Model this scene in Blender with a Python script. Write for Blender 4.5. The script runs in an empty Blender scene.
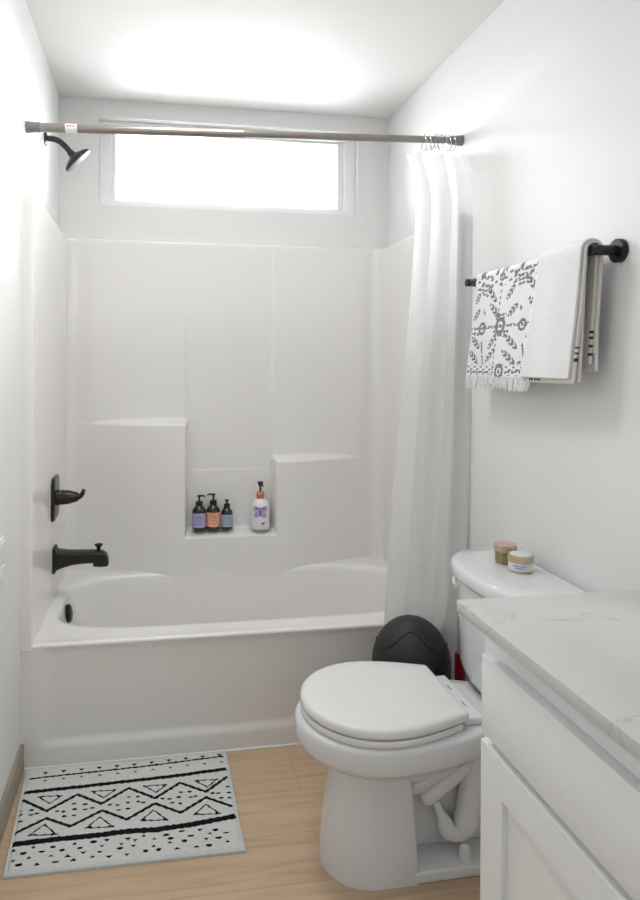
import bpy, bmesh, math, random
from mathutils import Vector, Matrix
from math import sin, cos, pi, sqrt, atan2
random.seed(7)
SC = bpy.context.scene
COL = SC.collection

# ------------------------------------------------------------------ camera, world, lights, exposure
F, TH, ROLL, CX, V0 = 667.855, 0.16725, 0.0053, 265.10, 361.07
CAM = Vector((0.41224, -2.25139, 1.32163))
cd = bpy.data.cameras.new('camera'); cam = bpy.data.objects.new('camera', cd); COL.objects.link(cam)
fwd = Vector((sin(TH), cos(TH), 0)); rt = Vector((cos(TH), -sin(TH), 0)); up = Vector((0, 0, 1))
crt = (rt + up*ROLL).normalized(); cup = (up - rt*ROLL).normalized()
m = Matrix((crt, cup, -fwd)).transposed().to_4x4(); m.translation = CAM
cam.matrix_world = m
cd.sensor_fit = 'AUTO'; cd.sensor_width = 36.0
cd.lens = F/900*36
cd.shift_x = (320-CX)/900; cd.shift_y = -(450-V0)/900
cd.clip_start = 0.02
SC.camera = cam

W = bpy.data.worlds.new('daylight'); SC.world = W; W.use_nodes = True
bg = W.node_tree.nodes['Background']
_N = W.node_tree.nodes.new; _L = W.node_tree.links.new      # overcast sky above, dimmer ground below
_tc = _N('ShaderNodeTexCoord'); _sx = _N('ShaderNodeSeparateXYZ'); _mr = _N('ShaderNodeMapRange')
_L(_tc.outputs['Generated'], _sx.inputs[0]); _L(_sx.outputs['Z'], _mr.inputs['Value'])
_mr.inputs['From Min'].default_value = -0.25; _mr.inputs['From Max'].default_value = 0.5
_mr.inputs['To Min'].default_value = 15.0; _mr.inputs['To Max'].default_value = 22.0
_L(_mr.outputs[0], bg.inputs[1]); bg.inputs[0].default_value = (0.95, 0.98, 1.0, 1)

def area(name, loc, target, sx, sy, power, color=(1, 1, 1), spread=pi):
    l = bpy.data.lights.new(name, 'AREA'); l.shape = 'RECTANGLE'; l.size = sx; l.size_y = sy
    l.energy = power; l.color = color; l.spread = spread
    o = bpy.data.objects.new(name, l); COL.objects.link(o); o.location = loc
    d = (Vector(target)-Vector(loc)).normalized()
    o.rotation_euler = d.to_track_quat('-Z', 'Y').to_euler()
    return o
pt = area('window_portal', (0.772, 0.945, 2.213), (0.772, 0.0, 2.213), 1.14, 0.36, 1)
pt.data.cycles.is_portal = True
area('ceiling_light', (0.56, -0.27, 2.475), (0.62, -0.05, 0), 0.4, 0.24, 5.6, (1.0, 0.99, 0.98), 2.75)
area('vanity_light', (1.46, -1.75, 1.95), (0.0, -1.0, 1.6), 0.6, 0.14, 5, (0.99, 0.99, 1.0), 1.5)
area('rear_fill_light', (0.55, -3.1, 1.3), (0.8, 0.0, 0.9), 0.9, 1.9, 3.2, (0.86, 0.94, 1.0))  # added fill lamp before the solid rear wall; no doorway is built there
SC.view_settings.view_transform = 'Standard'
SC.view_settings.look = 'None'
SC.view_settings.gamma = 1.0
SC.view_settings.use_curve_mapping = False
SC.view_settings.exposure = 0.24

# ------------------------------------------------------------------ helpers
def srgb(r, g, b):
    f = lambda c: (c/255/12.92 if c/255 <= .04045 else ((c/255+.055)/1.055)**2.4)
    return (f(r), f(g), f(b), 1)

def mat(name, col, rough=.5, metal=0.0, var=.03, scale=8.0, bump=0.0, bscale=60.0, spec=.5, coat=0.0, stretch=None):
    m = bpy.data.materials.new(name); m.use_nodes = True
    nt = m.node_tree; b = nt.nodes['Principled BSDF']
    b.inputs['Roughness'].default_value = rough; b.inputs['Metallic'].default_value = metal
    b.inputs['Specular IOR Level'].default_value = spec; b.inputs['Coat Weight'].default_value = coat
    tc = nt.nodes.new('ShaderNodeTexCoord'); mp = nt.nodes.new('ShaderNodeMapping')
    nt.links.new(tc.outputs['Object'], mp.inputs[0])
    if stretch: mp.inputs['Scale'].default_value = stretch
    n = nt.nodes.new('ShaderNodeTexNoise'); n.inputs['Scale'].default_value = scale; n.inputs['Detail'].default_value = 5
    nt.links.new(mp.outputs[0], n.inputs['Vector'])
    r = nt.nodes.new('ShaderNodeValToRGB')
    r.color_ramp.elements[0].position = .3; r.color_ramp.elements[1].position = .7
    r.color_ramp.elements[0].color = tuple(c*(1-var) for c in col[:3])+(1,)
    r.color_ramp.elements[1].color = tuple(min(1, c*(1+var)) for c in col[:3])+(1,)
    nt.links.new(n.outputs['Fac'], r.inputs[0]); nt.links.new(r.outputs[0], b.inputs['Base Color'])
    if bump:
        n2 = nt.nodes.new('ShaderNodeTexNoise'); n2.inputs['Scale'].default_value = bscale; n2.inputs['Detail'].default_value = 4
        nt.links.new(mp.outputs[0], n2.inputs['Vector'])
        bp = nt.nodes.new('ShaderNodeBump'); bp.inputs['Strength'].default_value = bump; bp.inputs['Distance'].default_value = .004
        nt.links.new(n2.outputs['Fac'], bp.inputs['Height']); nt.links.new(bp.outputs[0], b.inputs['Normal'])
    return m

ROOT = {}
def mesh(name, verts, faces, mats, parent=None, smooth=True, fmat=None, sharp=None):
    me = bpy.data.meshes.new(name)
    off = ROOT.get(parent.name, Vector((0, 0, 0))) if parent else Vector((0, 0, 0))
    if parent and parent.parent: pass
    me.from_pydata([tuple(Vector(v)-off) for v in verts], [], faces)
    if not isinstance(mats, (list, tuple)): mats = [mats]
    for q in mats: me.materials.append(q)
    if fmat: me.polygons.foreach_set('material_index', fmat)
    me.polygons.foreach_set('use_smooth', [smooth]*len(me.polygons))
    bm = bmesh.new(); bm.from_mesh(me); bmesh.ops.recalc_face_normals(bm, faces=bm.faces)
    if sharp is not None:
        for e in bm.edges:
            if len(e.link_faces) == 2 and e.calc_face_angle(0) > sharp: e.smooth = False
    bm.to_mesh(me); bm.free()
    me.update()
    o = bpy.data.objects.new(name, me); COL.objects.link(o)
    if parent:
        o.parent = parent
        ROOT[o.name] = off
    else: ROOT[o.name] = Vector((0, 0, 0))
    return o

def thing(name, label, cat, loc, group=None):
    o = bpy.data.objects.new(name, None); COL.objects.link(o); o.location = loc
    o.empty_display_size = .05
    o['label'] = label; o['category'] = cat
    if group: o['group'] = group
    ROOT[o.name] = Vector(loc)
    return o
def tag(o, label, cat, group=None):
    o['label'] = label; o['category'] = cat
    if group: o['group'] = group
    return o

class MB:
    def __init__(s): s.v = []; s.f = []; s.m = []
    def add(s, v, f, mi=0):
        n = len(s.v); s.v += [tuple(a) for a in v]; s.f += [tuple(i+n for i in q) for q in f]; s.m += [mi]*len(f); return s
    def box(s, x0, x1, y0, y1, z0, z1, bev=0.0, seg=2, mi=0):
        bm = bmesh.new(); bmesh.ops.create_cube(bm, size=1)
        for v in bm.verts:
            v.co = Vector(((x0+x1)/2+v.co.x*(x1-x0), (y0+y1)/2+v.co.y*(y1-y0), (z0+z1)/2+v.co.z*(z1-z0)))
        if bev: bmesh.ops.bevel(bm, geom=bm.edges[:], offset=bev, segments=seg, affect='EDGES', profile=.5)
        bm.verts.index_update()
        s.add([v.co[:] for v in bm.verts], [[v.index for v in f.verts] for f in bm.faces], mi); bm.free(); return s
    def rings(s, rings, cap0=True, cap1=True, closed=True, mi=0):
        n = len(rings[0]); v = [p for r in rings for p in r]; f = []
        for i in range(len(rings)-1):
            for j in range(n if closed else n-1):
                k = (j+1) % n
                f.append((i*n+j, i*n+k, (i+1)*n+k, (i+1)*n+j))
        if cap0: f.append(tuple(range(n-1, -1, -1)))
        if cap1: f.append(tuple((len(rings)-1)*n+j for j in range(n)))
        return s.add(v, f, mi)
    def lathe(s, prof, c, axis=(0, 0, 1), n=40, mi=0, cap0=True, cap1=True):
        q = Vector((0, 0, 1)).rotation_difference(Vector(axis).normalized()); c = Vector(c)
        return s.rings([[tuple(c+q @ Vector((r*cos(2*pi*j/n), r*sin(2*pi*j/n), h))) for j in range(n)] for r, h in prof], cap0, cap1, mi=mi)
    def tube(s, pts, rad, n=16, mi=0, caps=True):
        pts = [Vector(p) for p in pts]; R = rad if isinstance(rad, (list, tuple)) else [rad]*len(pts)
        rings = []; prev = None
        for i, p in enumerate(pts):
            d = (pts[min(i+1, len(pts)-1)]-pts[max(i-1, 0)]).normalized()
            if prev is None:
                a = d.orthogonal().normalized()
            else:
                a = (prev-d*prev.dot(d)).normalized()
            prev = a; b = d.cross(a)
            rings.append([tuple(p+(a*cos(2*pi*j/n)+b*sin(2*pi*j/n))*R[i]) for j in range(n)])
        return s.rings(rings, caps, caps, mi=mi)
    def build(s, name, mats, parent=None, smooth=True, sharp=0.7):
        return mesh(name, s.v, s.f, mats, parent, smooth, s.m, sharp)

def sm(x, a, b):
    t = max(0, min(1, (x-a)/(b-a))); return t*t*(3-2*t)
def lerp(a, b, t): return a+(b-a)*t
def interp(x, pts):
    if x <= pts[0][0]: return pts[0][1]
    for (a, b), (c, d) in zip(pts, pts[1:]):
        if x <= c: return b+(d-b)*(x-a)/(c-a)
    return pts[-1][1]
def spline(pts, k=8):
    pts = [Vector(p) for p in pts]; out = []
    for i in range(len(pts)-1):
        p0 = pts[max(i-1, 0)]; p1 = pts[i]; p2 = pts[i+1]; p3 = pts[min(i+2, len(pts)-1)]
        for j in range(k):
            t = j/k
            out.append(.5*((2*p1)+(p2-p0)*t+(2*p0-5*p1+4*p2-p3)*t*t+(3*p1-p0-3*p2+p3)*t**3))
    out.append(pts[-1]); return out

# ------------------------------------------------------------------ materials
M_wall = mat('white_wall_paint', srgb(238, 238, 237), .55, var=.006, scale=3, bump=.05, bscale=180)
M_ceil = mat('white_ceiling_paint', srgb(240, 238, 236), .7, var=.008, scale=3, bump=.05, bscale=150)
M_acrylic = mat('glossy_white_acrylic', srgb(242, 240, 237), .22, var=.005, scale=2, spec=.5)
M_porc = mat('white_porcelain', srgb(234, 236, 238), .1, var=.004, scale=2, spec=.55, coat=.3)
M_seat = mat('white_seat_plastic', srgb(240, 240, 239), .25, var=.004, scale=3)
M_vinyl = mat('white_window_vinyl', srgb(247, 247, 248), .35, var=.005)
M_cab = mat('white_cabinet_paint', srgb(245, 247, 247), .4, var=.006, scale=4)
M_cabin = mat('pale_grey_cabinet_frame', srgb(226, 227, 222), .5, var=.006, scale=4)
M_black = mat('matte_black_metal', (.013, .012, .012, 1), .38, .3, var=.1, scale=20)
M_valve = mat('oil_rubbed_black', (.032, .029, .027, 1), .27, .6, var=.1, scale=20)
M_gun = mat('dark_gunmetal', (.05, .047, .047, 1), .3, .8, var=.1, scale=20)
M_nozzle = mat('grey_nozzle_face', srgb(150, 150, 152), .35, .5, var=.15, scale=160)
M_rod = mat('brushed_bronze_rod', srgb(150, 142, 137), .36, .55, var=.06, scale=30)
M_rodcap = mat('grey_rod_end_cap', srgb(120, 124, 120), .45, .2, var=.05)
M_chrome = mat('chrome', srgb(190, 190, 192), .15, 1, var=.03)
M_stick = mat('white_sticker', srgb(236, 232, 228), .5, var=.02)
M_red = mat('red_print', srgb(178, 70, 70), .5, var=.05)
M_base = mat('grey_taupe_baseboard_wood', srgb(163, 152, 138), .5, var=.12, scale=6, stretch=(1, 2, 14))
M_bin = mat('charcoal_bin_plastic', (.014, .014, .015, 1), .55, var=.1, scale=60, bump=.15, bscale=500)
M_binline = mat('black_bin_gap', (.004, .004, .004, 1), .6, var=.05)
M_matw = mat('pale_grey_mat_pile', srgb(228, 230, 227), .95, var=.07, scale=140, bump=.8, bscale=420, spec=.1)
M_matb = mat('black_mat_pile', (.012, .012, .013, 1), .95, var=.3, scale=140, bump=.8, bscale=420, spec=.1)
M_mate = mat('grey_mat_binding', srgb(214, 217, 216), .9, var=.05, scale=90, bump=.5, bscale=300, spec=.1)
M_tow = mat('white_towel_cotton', srgb(240, 240, 241), .95, var=.02, scale=120, bump=.5, bscale=500, spec=.1)
M_tow2 = mat('ivory_towel_cotton', srgb(233, 228, 220), .95, var=.02, scale=120, bump=.5, bscale=500, spec=.1)
M_print = mat('charcoal_towel_print', srgb(132, 131, 140), .95, var=.2, scale=200, spec=.1)
M_thread = mat('dark_towel_thread', srgb(84, 72, 76), .95, var=.2, scale=200, spec=.1)
M_bottle = mat('dark_brown_bottle', (.016, .011, .009, 1), .12, var=.1, coat=.3)
M_pump = mat('black_pump_plastic', (.01, .01, .01, 1), .35, var=.1)
M_lav = mat('lavender_label', srgb(172, 168, 208), .5, var=.04, scale=50)
M_peach = mat('peach_label', srgb(240, 172, 142), .5, var=.04, scale=50)
M_blue = mat('steel_blue_label', srgb(150, 172, 190), .5, var=.04, scale=50)
M_ink = mat('faint_label_ink', srgb(128, 122, 148), .6, var=.05)
M_milk = mat('white_bottle_plastic', srgb(240, 238, 242), .3, var=.02)
M_purple = mat('purple_print', srgb(186, 164, 214), .45, var=.14, scale=90)
M_purple2 = mat('dark_purple_print', srgb(120, 98, 150), .45, var=.1, scale=90)
M_rose = mat('rose_gold_collar', srgb(205, 140, 110), .3, .8, var=.05)
M_gold = mat('antique_gold_tin', srgb(196, 182, 146), .34, .6, var=.06, scale=40)
M_amber = mat('olive_amber_glass', srgb(150, 132, 86), .15, .2, var=.1, scale=40, coat=.5)
M_pink = mat('pink_tin_lid', srgb(214, 174, 168), .4, .2, var=.04, scale=40)
M_label = mat('white_paper_label', srgb(226, 226, 232), .6, var=.02)
M_bluei = mat('pale_blue_ink', srgb(150, 160, 196), .6, var=.1)
M_holder = mat('dark_red_plastic', srgb(128, 12, 30), .3, var=.05)
M_handle = mat('pale_grey_plastic', srgb(176, 178, 182), .4, var=.03)
M_outlet = mat('white_outlet_plastic', srgb(236, 236, 234), .35, var=.01)
M_slot = mat('dark_slot', (.02, .02, .02, 1), .6)
M_caulk = mat('white_caulk', srgb(242, 241, 238), .5, var=.01)
M_gap = mat('grey_slot_shade', srgb(120, 120, 120), .7, var=.05)  # flat grey painted for the shade inside the hinge slots

def floor_mat():
    m = bpy.data.materials.new('light_oak_planks'); m.use_nodes = True; nt = m.node_tree; b = nt.nodes['Principled BSDF']
    N = nt.nodes.new; L = nt.links.new
    tc = N('ShaderNodeTexCoord')
    br = N('ShaderNodeTexBrick'); br.inputs['Scale'].default_value = 1; br.inputs['Brick Width'].default_value = 1.22
    br.inputs['Row Height'].default_value = .18; br.inputs['Mortar Size'].default_value = .0012; br.offset = .37
    br.inputs['Color1'].default_value = (.3, .3, .3, 1); br.inputs['Color2'].default_value = (.7, .7, .7, 1); br.inputs['Mortar'].default_value = (0, 0, 0, 1)
    mp0 = N('ShaderNodeMapping'); mp0.inputs['Location'].default_value = (.35, .06, 0)
    L(tc.outputs['Object'], mp0.inputs[0]); L(mp0.outputs[0], br.inputs['Vector'])
    mp = N('ShaderNodeMapping'); mp.inputs['Scale'].default_value = (1.6, 16, 1); L(tc.outputs['Object'], mp.inputs[0])
    n = N('ShaderNodeTexNoise'); n.inputs['Scale'].default_value = 2.2; n.inputs['Detail'].default_value = 7; n.inputs['Distortion'].default_value = .6
    ad = N('ShaderNodeVectorMath'); ad.operation = 'ADD'; L(mp.outputs[0], ad.inputs[0])
    sc = N('ShaderNodeVectorMath'); sc.operation = 'SCALE'; sc.inputs['Scale'].default_value = 9; L(br.outputs['Color'], sc.inputs[0]); L(sc.outputs[0], ad.inputs[1])
    L(ad.outputs[0], n.inputs['Vector'])
    r = N('ShaderNodeValToRGB'); e = r.color_ramp.elements
    e[0].position = .3; e[0].color = srgb(194, 166, 136); e[1].position = .68; e[1].color = srgb(218, 191, 160)
    x = e.new(.48); x.color = srgb(209, 181, 149)
    L(n.outputs['Fac'], r.inputs[0])
    mx = N('ShaderNodeMix'); mx.data_type = 'RGBA'; mx.blend_type = 'MULTIPLY'; mx.inputs['Factor'].default_value = 1
    r2 = N('ShaderNodeValToRGB'); f = r2.color_ramp.elements
    f[0].position = 0; f[0].color = (.74, .69, .63, 1); f[1].position = .7; f[1].color = (1, 1, 1, 1); y = f.new(.3); y.color = (.93, .93, .93, 1)
    L(br.outputs['Color'], r2.inputs[0]); L(r.outputs[0], mx.inputs['A']); L(r2.outputs[0], mx.inputs['B'])
    L(mx.outputs['Result'], b.inputs['Base Color']); b.inputs['Roughness'].default_value = .42
    return m
M_floor = floor_mat()

def marble_mat():
    m = bpy.data.materials.new('white_veined_quartz'); m.use_nodes = True; nt = m.node_tree; b = nt.nodes['Principled BSDF']
    N = nt.nodes.new; L = nt.links.new
    tc = N('ShaderNodeTexCoord'); n = N('ShaderNodeTexNoise'); n.inputs['Scale'].default_value = 5.0; n.inputs['Detail'].default_value = 10; n.inputs['Distortion'].default_value = .9
    L(tc.outputs['Object'], n.inputs['Vector'])
    r = N('ShaderNodeValToRGB'); e = r.color_ramp.elements
    base = srgb(208, 207, 205)
    e[0].position = 0; e[0].color = base; e[1].position = 1; e[1].color = base
    for p, c in ((.60, base), (.618, srgb(192, 190, 190)), (.632, base)):
        q = e.new(p); q.color = c
    L(n.outputs['Fac'], r.inputs[0]); L(r.outputs[0], b.inputs['Base Color']); b.inputs['Roughness'].default_value = .22
    return m
M_quartz = marble_mat()

def curtain_mat():
    m = bpy.data.materials.new('white_sheer_curtain'); m.use_nodes = True; nt = m.node_tree; b = nt.nodes['Principled BSDF']
    b.inputs['Base Color'].default_value = srgb(246, 246, 246); b.inputs['Roughness'].default_value = .8
    N = nt.nodes.new; L = nt.links.new
    tr = N('ShaderNodeBsdfTranslucent'); tr.inputs[0].default_value = srgb(252, 252, 252)
    mx = N('ShaderNodeMixShader'); mx.inputs[0].default_value = .74
    tc = N('ShaderNodeTexCoord'); w = N('ShaderNodeTexNoise'); w.inputs['Scale'].default_value = 300
    L(tc.outputs['Object'], w.inputs['Vector']); bp = N('ShaderNodeBump'); bp.inputs['Strength'].default_value = .15; bp.inputs['Distance'].default_value = .002
    L(w.outputs['Fac'], bp.inputs['Height']); L(bp.outputs[0], b.inputs['Normal'])
    L(b.outputs[0], mx.inputs[1]); L(tr.outputs[0], mx.inputs[2]); L(mx.outputs[0], nt.nodes['Material Output'].inputs['Surface'])
    return m
M_curt = curtain_mat()

def glass_mat():
    m = bpy.data.materials.new('window_glass'); m.use_nodes = True; nt = m.node_tree
    N = nt.nodes.new; L = nt.links.new
    t = N('ShaderNodeBsdfTransparent'); t.inputs[0].default_value = (.97, .98, .98, 1); g = N('ShaderNodeBsdfGlossy'); g.inputs['Roughness'].default_value = .03
    fr = N('ShaderNodeFresnel'); fr.inputs[0].default_value = 1.45
    mx = N('ShaderNodeMixShader'); L(fr.outputs[0], mx.inputs[0]); L(t.outputs[0], mx.inputs[1]); L(g.outputs[0], mx.inputs[2])
    L(mx.outputs[0], nt.nodes['Material Output'].inputs['Surface'])
    return m
M_glass = glass_mat()

# ------------------------------------------------------------------ room shell
RW, YB, YF, ZC = 1.524, .811, -3.3, 2.487
def struct(o, kind='structure'): o['kind'] = kind; return o
struct(MB().box(-.12, RW+.12, YF-.12, YB+.14, -.1, 0).build('floor', M_floor, smooth=False))
struct(MB().box(-.12, RW+.12, YF-.12, YB+.14, ZC, ZC+.1).build('ceiling', M_ceil, smooth=False))
struct(MB().box(-.12, 0, YF-.12, YB+.14, 0, ZC).build('wall_left', M_wall, smooth=False))
struct(MB().box(RW, RW+.12, YF-.12, YB+.14, 0, ZC).build('wall_right', M_wall, smooth=False))
struct(MB().box(0, RW, YF-.12, YF, 0, ZC).build('wall_front', M_wall, smooth=False))
wx0, wx1, wz0, wz1 = .17, 1.374, 2.016, 2.410
wb = MB().box(0, RW, YB, YB+.14, 0, wz0).box(0, RW, YB, YB+.14, wz1, ZC).box(0, wx0, YB, YB+.14, wz0, wz1).box(wx1, RW, YB, YB+.14, wz0, wz1)
struct(wb.build('wall_back', M_wall, smooth=False))

# window: vinyl frame, sash and pane in the opening
win = bpy.data.objects.new('window_1', None); COL.objects.link(win); win.location = (.772, YB+.08, wz0); ROOT['window_1'] = Vector(win.location); struct(win)
fy0, fy1 = YB+.045, YB+.125
fr = MB().box(wx0, wx0+.055, fy0, fy1, wz0, wz1, .003).box(wx1-.055, wx1, fy0, fy1, wz0, wz1, .003)
fr.box(wx0+.055, wx1-.055, fy0, fy1, wz0, wz0+.03, .003).box(wx0+.055, wx1-.055, fy0, fy1, wz1-.03, wz1, .003)
fr.build('window_frame', M_vinyl, win, smooth=False)
s0, s1, t0, t1 = wx0+.055, wx1-.055, wz0+.03, wz1-.03
sa = MB().box(s0, s0+.018, fy0+.022, fy1-.01, t0, t1, .002).box(s1-.03, s1, fy0+.022, fy1-.01, t0, t1, .002)
sa.box(s0+.018, s1-.03, fy0+.022, fy1-.01, t0, t0+.012, .002).box(s0+.018, s1-.03, fy0+.022, fy1-.01, t1-.012, t1, .002)
sash = sa.build('sash', M_vinyl, win, smooth=False)
MB().box(s0+.016, s1-.028, YB+.096, YB+.101, t0+.01, t1-.01).build('pane', M_glass, win, smooth=False)

# baseboard along the left wall
bb = MB().box(0, .012, YF, -.008, 0, .088, .002)
struct(bb.build('baseboard_left', M_base, smooth=False))

# ------------------------------------------------------------------ bathtub and shower surround (one moulded unit)
tub = thing('bathtub', 'white acrylic bathtub with moulded three-sided shower surround under the window', 'bathtub', (.762, .4, 0))
ZT = .398
# apron, with its sunken panel and rounded top edge
def apron_y(x, z):
    ins = .009*sm(x, .045, .10)*(1-sm(x, 1.42, 1.48))*sm(z, .058, .092)*(1-sm(z, .372, .388))
    return ins
xs = [i*.012 for i in range(128)]; xs = [min(x, RW) for x in xs if x < RW]+[RW]
zs = [0, .02, .04]+[.05+i*.006 for i in range(10)]+[.12, .16, .2, .24, .28, .31]+[.32+i*.008 for i in range(8)]
prof = [(None, z) for z in zs]
rows = []
for z in zs: rows.append([(x, apron_y(x, z), z) for x in xs])
r = .009
for k in range(0, 9):
    a = k/8*pi/2
    rows.append([(x, r-r*cos(a), ZT-r+r*sin(a)) for x in xs])
rows.append([(x, .03, ZT) for x in xs])
ap = MB().rings(rows, False, False, closed=False)
ap.build('apron', M_acrylic, tub, sharp=1.2)
# deck and basin
cxb, cyb, ab, bb_, nb = .765, .408, .69, .292, 4.5
NB = 192
def sup(t, a, b, n): return (a*math.copysign(abs(cos(t))**(2/n), cos(t)), b*math.copysign(abs(sin(t))**(2/n), sin(t)))
ox0, ox1, oy0, oy1 = .0, RW, .028, YB
def outer(dx, dy):
    k = 1e9
    if dx > 1e-9: k = min(k, (ox1-cxb)/dx)
    if dx < -1e-9: k = min(k, (ox0-cxb)/dx)
    if dy > 1e-9: k = min(k, (oy1-cyb)/dy)
    if dy < -1e-9: k = min(k, (oy0-cyb)/dy)
    return (cxb+dx*k, cyb+dy*k)
ts = [2*pi*j/NB for j in range(NB)]
base = [sup(t, ab, bb_, nb) for t in ts]
out = [outer(*p) for p in base]
for cxx in (ox0, ox1):
    for cyy in (oy0, oy1):
        j = min(range(NB), key=lambda j: (out[j][0]-cxx)**2+(out[j][1]-cyy)**2); out[j] = (cxx, cyy)
rg = [[(x, y, ZT) for x, y in out]]
def inset(d, z): # shrink the opening by a distance d
    rg.append([(cxb+x*(ab-d)/ab, cyb+y*(bb_-d)/bb_, z) for x, y in base])
for d, z in ((-.03, ZT), (-.012, ZT-.0012), (-.004, ZT-.005), (.003, ZT-.013), (.007, ZT-.026), (.012, ZT-.06), (.028, .25), (.045, .16), (.065, .11), (.095, .085), (.15, .074), (.24, .07)): inset(d, z)
MB().rings(rg, False, True).build('basin', M_acrylic, tub, sharp=1.2)
# overflow cover on the drain end and floor drain
ov = MB().lathe([(.0, -.004), (.034, -.004), (.036, .004), (.03, .012), (.012, .016), (0, .017)], (.094, .44, .335), (1, 0, .12), 36)
ov.build('overflow_cover', M_black, tub)
MB().lathe([(0, 0), (.03, 0), (.032, .003), (.01, .006), (0, .006)], (.30, .408, .0715), n=28).build('drain', M_black, tub)
# surround panels: swept round three walls, moulded shelves and niche in the back
YP, XL, XR = .781, .045, 1.479
AB = .088
def T(z, zt): return 1-sm(z, zt-.026, zt+.004)
def bulge(x, z):
    Sl = 1-sm(x, .553, .577); Sr = sm(x, .947, .971)
    fd = sm(x, .06, .52) if x < .76 else 1-sm(x, .98, 1.44)
    b = AB*fd*max(Sl*T(z, 1.062), Sr*T(z, .892), T(z, .566))
    c = .006*max(Sl, Sr)*sm(x, .09, .16)*(1-sm(x, 1.36, 1.44))
    return max(b, c)+.0025*(1-sm(z, .826, .832))*(1-max(Sl, Sr))*(1-T(z, .566))+fd*interp(z, [(.12, .0465), (.16, .0388), (.25, .0218), (.338, .0058), (.372, .0008), (.40, .0)])
def frange(a, b, s):
    n = max(1, int(round((b-a)/s))); return [a+(b-a)*i/n for i in range(n)]
xsb = frange(XL+.045, .545, .012)+frange(.545, .585, .003)+frange(.585, .94, .012)+frange(.94, .98, .003)+frange(.98, XR-.06, .012)+[XR-.06]
path = [(-.0, -.007), (.026, -.007), (.0305, -.0055), (.033, -.001), (.0335, .004)]
for i in range(1, 9): path.append((lerp(.0335, XL, i/8), lerp(.004, YP-.045, i/8)))
for k in range(1, 9):
    a = k/8*pi/2; path.append((XL+.045-.045*cos(a), YP-.045+.045*sin(a)))
nb0 = len(path)-1
path += [(x, YP) for x in xsb[1:]]
nb1 = len(path)-1
for k in range(1, 11):
    a = k/10*pi/2; path.append((XR-.06+.06*sin(a), YP-.06+.06*cos(a)))
for i in range(1, 9): path.append((lerp(XR, 1.4905, i/8), lerp(YP-.06, .004, i/8)))
path += [(1.491, -.001), (1.4935, -.0055), (1.498, -.007), (RW, -.007)]
zz = frange(ZT-.27, .535, .02)+frange(.535, .58, .003)+frange(.58, .81, .02)+frange(.81, .84, .004)+frange(.84, .861, .01)+frange(.861, .90, .003)+frange(.90, 1.03, .02)+frange(1.03, 1.07, .003)+frange(1.07, 1.845, .03)+[1.845]
rows = []
for z in zz:
    rows.append([(x, y-(bulge(x, z) if nb0 <= i <= nb1 else 0), max(z, ZT-.012) if not nb0-4 <= i <= nb1+4 else z) for i, (x, y) in enumerate(path)])
def towall(p, t):
    x, y = p
    if x < .12 and y < .70: return (lerp(x, 0, t), y)
    if x > 1.4 and y < .70: return (lerp(x, RW, t), y)
    cxn = min(max(x, .09), 1.42)
    qx, qy = x, lerp(y, YB, t)
    if x < .09: qx = lerp(x, 0, t*(1-(x-.045)/.045))
    if x > 1.42: qx = lerp(x, RW, t*((x-1.42)/.06))
    return (qx, qy)
for t, z in ((.02, 1.850), (.08, 1.854), (.25, 1.856), (1.0, 1.857)):
    rows.append([towall((x, y-(bulge(x, 1.8) if nb0 <= i <= nb1 else 0)), t)+(z,) for i, (x, y) in enumerate(path)])
MB().rings(rows, False, False, closed=False).build('surround_panel', M_acrylic, tub, sharp=1.3)
# caulk bead where the apron meets the floor
MB().tube([(.012, -.002, .002), (1.515, -.002, .002)], .004, 8).build('caulk_bead', M_caulk, tub)

# ------------------------------------------------------------------ taps
sp = thing('tub_spout', 'black tub spout with pull-up diverter knob low on the left shower wall', 'faucet', (.04, .43, .55))
rings = []
def rrect(x, hy, z0, z1, rr, n=6):
    pts = []
    for cy, cz, a0 in ((hy-rr, z1-rr, 0), (-hy+rr, z1-rr, pi/2), (-hy+rr, z0+rr, pi), (hy-rr, z0+rr, 1.5*pi)):
        for k in range(n+1):
            a = a0+k/n*pi/2; pts.append((x, .43+cy+rr*cos(a), cz+rr*sin(a)))
    return pts
for x, hy, z0, z1, rr in ((.040, .038, .503, .601, .010), (.048, .038, .503, .601, .010), (.051, .036, .506, .598, .010), (.054, .032, .513, .588, .012), (.078, .030, .521, .585, .014), (.11, .028, .529, .582, .014), (.15, .028, .533, .581, .014), (.188, .028, .534, .580, .014), (.192, .028, .520, .580, .013), (.222, .027, .517, .577, .013), (.239, .026, .518, .567, .012), (.247, .023, .522, .550, .01)):
    rings.append(rrect(x, hy, z0, z1, rr))
MB().rings(rings).build('spout_body', M_black, sp, sharp=.6)
MB().lathe([(.007, 0), (.007, .008), (.009, .018), (.016, .026), (.016, .029), (.006, .032), (0, .032)], (.209, .43, .574), n=24).build('diverter_knob', M_black, sp)
va = thing('shower_valve', 'black shower valve plate with lever handle on the left shower wall above the spout', 'faucet', (.04, .43, .79))
pl = []
for x, s in ((.039, 1), (.046, 1), (.050, .96), (.052, .90)):
    ring = []
    for cy, cz, a0 in ((1, 1, 0), (-1, 1, pi/2), (-1, -1, pi), (1, -1, 1.5*pi)):
        for k in range(7):
            a = a0+k/6*pi/2
            hy, hz, rr = .076*s, .083*s, .03*s
            ring.append((x, .43+cy*(hy-rr)+rr*cos(a), .79+cz*(hz-rr)+rr*sin(a)))
    pl.append(ring)
MB().rings(pl).build('valve_plate', M_valve, va, sharp=.6)
hb = MB().lathe([(.031, 0), (.030, .006), (.028, .03), (.027, .045), (.022, .062), (.019, .076), (.012, .084), (.009, .09)], (.05, .43, .79), (1, 0, 0), 32)
h = hb.build('handle', M_valve, va)
MB().tube(spline([(.128, .43, .789), (.140, .43, .793), (.147, .428, .803), (.152, .424, .818)], 5), [.010]*6+[.009]*5+[.0075]*5, 12).build('lever_tip', M_gun, h)

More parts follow.
